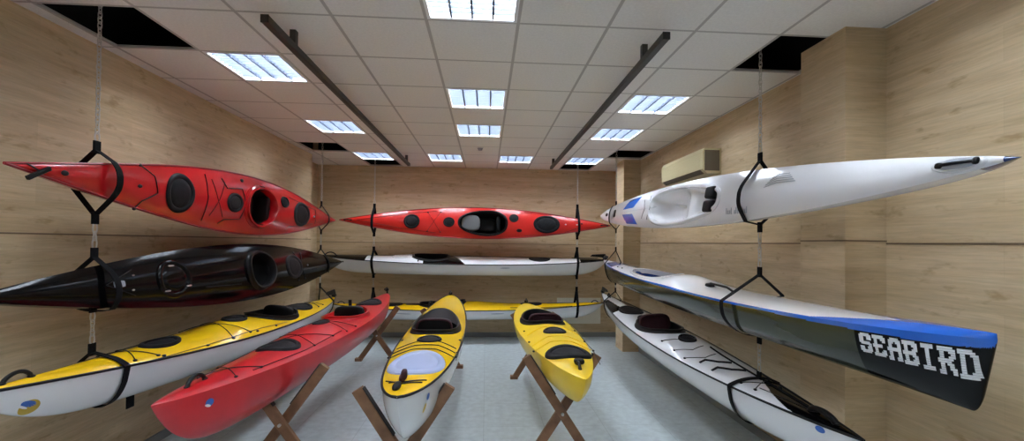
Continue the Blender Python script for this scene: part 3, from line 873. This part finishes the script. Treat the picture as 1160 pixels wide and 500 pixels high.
for y in (4.3, 4.02, 3.8): k.eye(f(y), -.21, .012); k.line([(f(y), -.21), (f(y - .12), -.08), (f(y - .05), .06)], .003)
k.line([(f(3.95), .12), (f(3.3), .08), (f(2.9), .05), (f(2.5), .02)], .009, 'webbing', 'black_strap')
for y in (3.5, 3.3): 
    k.line([(f(y), .06), (f(y + .04), -.03), (f(y + .14), -.10), (f(y + .12), -.16)], .010, 'black', 'paddle_loop')
k.bungees(f(3.1), f(2.95), 1, .6); k.handle(f(2.45), .20, .035, .020); k.line([(f(2.95), -.06), (f(2.7), -.02), (f(2.5), .01)], .003)
k.side_patch(-1, f(2.40), .03, .03, .02, 'logo_blue', 'logo_sticker')

# ======================================================== floor: red
P, Q = (-1.74, 2.33, -.875), (-1.575, 6.95, -.835); f, L = span(P, Q, 1)
k = Kayak('bright red plastic kayak on two wooden trestles, bow pointing at the camera', P, Q, roll=-2,
          B=.60, D=.31, rise=.075, crown=.07, hullm='redfloor', deckm='redfloor', seam=None, nk=12, pw=.85, stem=.020, cexp=1.6,
          crown_f=lambda x: .035 * math.exp(-((x - f(4.35)) / .4) ** 2),
          opening=dict(x=f(5.05), a=.42, w=.21, t=.2, depth=.27, e=.95, rimm='redfloor'))
KF1 = k
k.hatch(f(3.60), .16, .165, 'rubber', h=1.5); k.hatch(f(5.98), .24, .16, 'rubber', h=1.5); k.hatch(f(4.42), .13, .07, 'rubber')
k.handle(f(2.66), .15, .05, .012); k.rudder(-1, sc=.6, lift=.03)
k.seat(f(5.22), .18, .075, None, down=.2)
k.bungees(f(2.85), f(3.08), 1, .75); k.bungees(f(3.75), f(4.1), 1, .8); k.bungees(f(4.6), f(4.35), 1, .9)
b = MB(); b.cyl((f(5.7), -.16, k.on(f(5.7), -.16).z - .01), (f(5.7), -.16, k.on(f(5.7), -.16).z + .11), .022, 14); b.build('rod_holder', M['black'], k.root, smooth=True)
k.line([(f(3.0), .14), (f(3.6), .22), (f(4.3), .25)], .003); k.line([(f(3.0), -.14), (f(3.6), -.22), (f(4.3), -.25)], .003)
k.side_patch(1, f(2.62), .075, .027, .024, 'logo_blue', 'logo_sticker'); k.side_patch(1, f(2.61), .090, .020, .008, 'letter', 'logo_sticker', tilt=.4)

# ======================================================== floor: yellow and white
P, Q = (-.475, 2.35, -.85), (-.545, 6.75, -.835); f, L = span(P, Q, 1)
k = Kayak('yellow kayak with white hull and big pale blue hatch, standing on trestles in the middle', P, Q, roll=0,
          B=.57, D=.33, rise=.09, crown=.055, hullm='whitehull', deckm='yellow', seam='black', nk=14, vee=1.5, vp=5, pw=.56, stem=.016, cexp=2.2,
          crown_f=lambda x: .05 * math.exp(-((x - f(4.9)) / .5) ** 2),
          opening=dict(x=f(4.55), a=.46, w=.225, t=-.15, depth=.28, e=.85))
KF2 = k
k.hatch(f(3.10), .33, .20, 'palehatch', h=.9, name='hatch_cover'); k.hatch(f(3.86), .12, .11, 'rubber')
k.seat(f(4.30), .18, .10, 'maroon', down=.2, direction=1); k.rudder(-1, sc=.7)
b = MB(); N = 20; V = []; F = []
for i in range(N + 1):
    x = f(4.50) - .62 * i / N
    for j in range(17):
        v = -1 + j / 8; w = .24 * (1 - (i / N) ** 3 * .55); p = k.on(x, v * w)
        V.append((x, v * w, p.z + (.030 + .035 * math.sin(PI * min(i / N * 1.0, 1)) ** .8) * (1 - abs(v) ** 3) + .006))
F = [(i * 17 + j, i * 17 + j + 1, (i + 1) * 17 + j + 1, (i + 1) * 17 + j) for i in range(N) for j in range(16)]
b.add(V, F); b.build('cockpit_cover', M['grey_in'] if False else M['inner'], k.root, smooth=True)
for y in (3.5, 3.64, 3.78): k.line([(f(y - .12), -.25), (f(y), -.1), (f(y), .1), (f(y - .12), .25)], .004, 'rubber')
for y in (3.4, 3.55, 4.0):
    for sg in (-1, 1): k.eye(f(y), sg * .265)
k.line([(f(2.62), -.10), (f(2.60), 0), (f(2.68), .12)], .004); k.line([(f(2.62), .10), (f(2.56), -.02), (f(2.68), -.13)], .004)
b = MB(); p = k.on(f(2.60), -.02); b.sup((p.x - .04, p.y, p.z + .02), (.06, .02, .02), (.7, .7), 14, 8); b.sup((p.x - .0, p.y + .015, p.z + .05), (.03, .018, .03), (.6, .6), 14, 8)
b.build('skeg_clip', M['maroon'], k.root, smooth=True)
b = MB(); p = k.on(f(2.50), -.03); b.sup((p.x, p.y, p.z + .012), (.06, .022, .016), (.7, .7), 14, 8); b.build('toggle', M['black'], k.root, smooth=True)
k.side_patch(1, f(2.62), .07, .022, .022, 'logo_blue', 'logo_sticker'); k.side_patch(1, f(2.60), .135, .018, .03, 'gold', 'logo_sticker')
k.line([(f(3.3), .27), (f(4.2), .285)], .003)

# ======================================================== floor: yellow
P, Q = (.695, 2.87, -.93), (.61, 6.35, -.905); f, L = span(P, Q, 1)
k = Kayak('small all-yellow kayak on crossed wooden trestles, right of the middle', P, Q, roll=0,
          B=.58, D=.28, rise=.0, crown=.06, hullm='yellowpe', deckm='yellowpe', seam=None, nk=14, vee=1.3, vp=5, pw=.80, stem=.022, cexp=1.8,
          crown_f=lambda x: .035 * math.exp(-((x - f(4.1)) / .35) ** 2),
          opening=dict(x=f(4.86), a=.42, w=.215, t=-.15, depth=.27, e=.85))
KF3 = k
k.hatch(f(3.42), .15, .19, 'rubber', h=1.6); k.hatch(f(4.02), .10, .11, 'rubber')
k.seat(f(4.60), .18, .09, 'maroon', body='maroon', down=.2, direction=1); k.rudder(-1, sc=.7)
for y in (3.72, 3.86, 4.2): k.line([(f(y - .1), -.25), (f(y), -.1), (f(y), .1), (f(y - .1), .25)], .0045, 'yellowpe')
for y in (3.6, 3.9, 4.3):
    for sg in (-1, 1): k.eye(f(y), sg * .26)
k.handle(f(3.08), .10, .03, .012); b = MB(); p = k.on(f(3.14), .02); b.sup((p.x, p.y, p.z + .02), (.035, .04, .022), (.7, .7), 14, 8); b.build('toggle', M['black'], k.root, smooth=True)
k.side_patch(1, f(3.02), .10, .014, .020, 'logo_blue', 'logo_sticker')
k.line([(f(3.2), .2), (f(3.6), .26), (f(4.6), .29)], .003)

# ======================================================== trestles
def trestle(x, y, top, w, fw, label, lean=0.0, rz=0.0):
    t = empty('trestle', (x, y, 0), label, 'trestle', 'wooden kayak trestles'); t.rotation_euler.z = rz
    for sg in (-1, 1):
        o = sg * .024
        a = Vector((-sg * fw / 2, o, 0.0)); c = Vector((sg * w / 2, o, top))
        b = MB(); b.bar(a + (c - a) * .0, c, .075, .04); 
        # cut the foot level: small block
        l = b.build('leg', M['wood'], t)
        b = MB(); b.box(-sg * fw / 2 - .05, -sg * fw / 2 + .05, o - .035, o + .035, 0, .045); b.build('foot', M['wood'], l)
        d = (c - a).normalized(); nrm = Vector((-d.z, 0, d.x)) * (1 if sg > 0 else -1)
        b = MB(); m0 = a + (c - a) * .62; b.bar(m0 + nrm * .041, c + nrm * .041 - d * .01, .008, .042); b.build('padding', M['pad'], l)
    b = MB(); zc = top * fw / (w + fw); b.cyl((0, -.06, zc), (0, .06, zc), .012, 12); b.build('bolt', M['chain'], t)
    return t
trestle(-1.57, 3.42, .83, .62, .56, 'near wooden trestle under the red floor kayak')
trestle(-1.63, 6.55, .82, .60, .56, 'far wooden trestle under the stern of the red floor kayak')
trestle(-.53, 2.86, .85, .60, .50, 'near wooden trestle under the yellow kayak with the pale blue hatch')
trestle(-.62, 6.20, .85, .58, .52, 'far wooden trestle, almost hidden, under the yellow kayak with the pale blue hatch')
trestle(.655, 3.55, .87, .62, .52, 'near wooden trestle under the small all-yellow kayak')
trestle(.657, 5.65, .88, .58, .52, 'far wooden trestle under the small all-yellow kayak')

# ======================================================== slings and chains
def hang(kays, ax, val, p0, tiers, where):
    """tiers: list of (kayak, top, bottom, description)"""
    ztop = H + .45
    for n, (kk, top, bot, desc) in enumerate(tiers):
        strap(kk, ax, val, p0, top, bot, 'black webbing sling round the %s, %s' % (desc, where), 'kayak slings', slack=(0.0 if bot is None or ax == 0 or val > 5 else -.045 * math.copysign(1, p0)))
        z0 = top + .112
        z1 = ztop if n == 0 else prev - .112
        x, y = (p0, val) if ax == 1 else (val, p0)
        what = 'from the ceiling to the %s' % desc if n == 0 else 'just above the %s' % desc
        chain(x, y, z0, z1, 'steel chain %s, %s' % (what, where), 'hanging chains')
        prev = bot
hang(None, 1, 2.86, -2.50, [(KUL, 2.385, 1.97, 'top red kayak'), (KL2, 1.70, 1.405, 'black kayak'), (KL3, 1.09, None, 'left yellow kayak')], 'left wall near end')
hang(None, 1, 6.62, -2.52, [(KUL, 2.37, 1.98, 'top red kayak'), (KL2, 1.70, 1.33, 'black kayak'), (KL3, 1.12, None, 'left yellow kayak')], 'left wall far end')
hang(None, 0, -2.03, 7.80, [(KB1, 2.45, 1.97, 'orange-red kayak'), (KB2, 1.67, 1.22, 'black and white kayak'), (KB3, .93, None, 'yellow back kayak')], 'back wall left end')
hang(None, 0, 1.70, 7.80, [(KB1, 2.50, 1.96, 'orange-red kayak'), (KB2, 1.70, 1.22, 'black and white kayak'), (KB3, .96, None, 'yellow back kayak')], 'back wall right end')
hang(None, 1, 3.12, 2.10, [(KR1, 2.48, 1.985, 'white surf ski'), (KR2, 1.60, 1.13, 'SEABIRD ski'), (KR3, .80, None, 'lower white kayak')], 'right wall near end')
hang(None, 1, 6.72, 2.10, [(KR1, 2.46, 2.06, 'white surf ski'), (KR2, 1.72, 1.22, 'SEABIRD ski'), (KR3, 1.06, None, 'lower white kayak')], 'right wall far end')
# grey webbing tail hanging behind the left yellow kayak
b = MB(); b.box(-.004, .004, -.03, .03, -.10, .02); o = b.build('hanging_pad', M['webbing']); o.location = (-2.42, 3.06, .762)
tag(o, 'short black webbing tail hanging under the left yellow kayak', 'webbing tail')

# ======================================================== camera, light, view
cam = bpy.data.cameras.new('camera'); co = bpy.data.objects.new('camera', cam); COL.objects.link(co)
F_, CY_ = 478.0, 269.5
yaw, pit, rol = map(math.radians, (3.52, .74, .67))
R0 = Vector((math.cos(yaw), -math.sin(yaw), 0)); Fh = Vector((math.sin(yaw), math.cos(yaw), 0)); Zu = Vector((0, 0, 1))
Fv = Fh * math.cos(pit) + Zu * math.sin(pit); U0 = Zu * math.cos(pit) - Fh * math.sin(pit)
Rr = R0 * math.cos(rol) + U0 * math.sin(rol); Ur = U0 * math.cos(rol) - R0 * math.sin(rol)
co.matrix_world = Matrix(((Rr.x, Ur.x, -Fv.x, 0), (Rr.y, Ur.y, -Fv.y, 0), (Rr.z, Ur.z, -Fv.z, CAMZ), (0, 0, 0, 1)))
cam.sensor_width = 36; cam.lens = F_ / 1160 * 36; cam.shift_y = (CY_ - 250) / 1160; cam.clip_start = .05
bpy.context.scene.camera = co
w = bpy.data.worlds.new('world'); bpy.context.scene.world = w; w.use_nodes = True
w.node_tree.nodes['Background'].inputs[0].default_value = (.75, .82, 1, 1); w.node_tree.nodes['Background'].inputs[1].default_value = .3
sc = bpy.context.scene
sc.view_settings.view_transform = 'Standard'; sc.view_settings.look = 'None'; sc.view_settings.gamma = 1
sc.view_settings.use_curve_mapping = False; sc.view_settings.exposure = 1.98
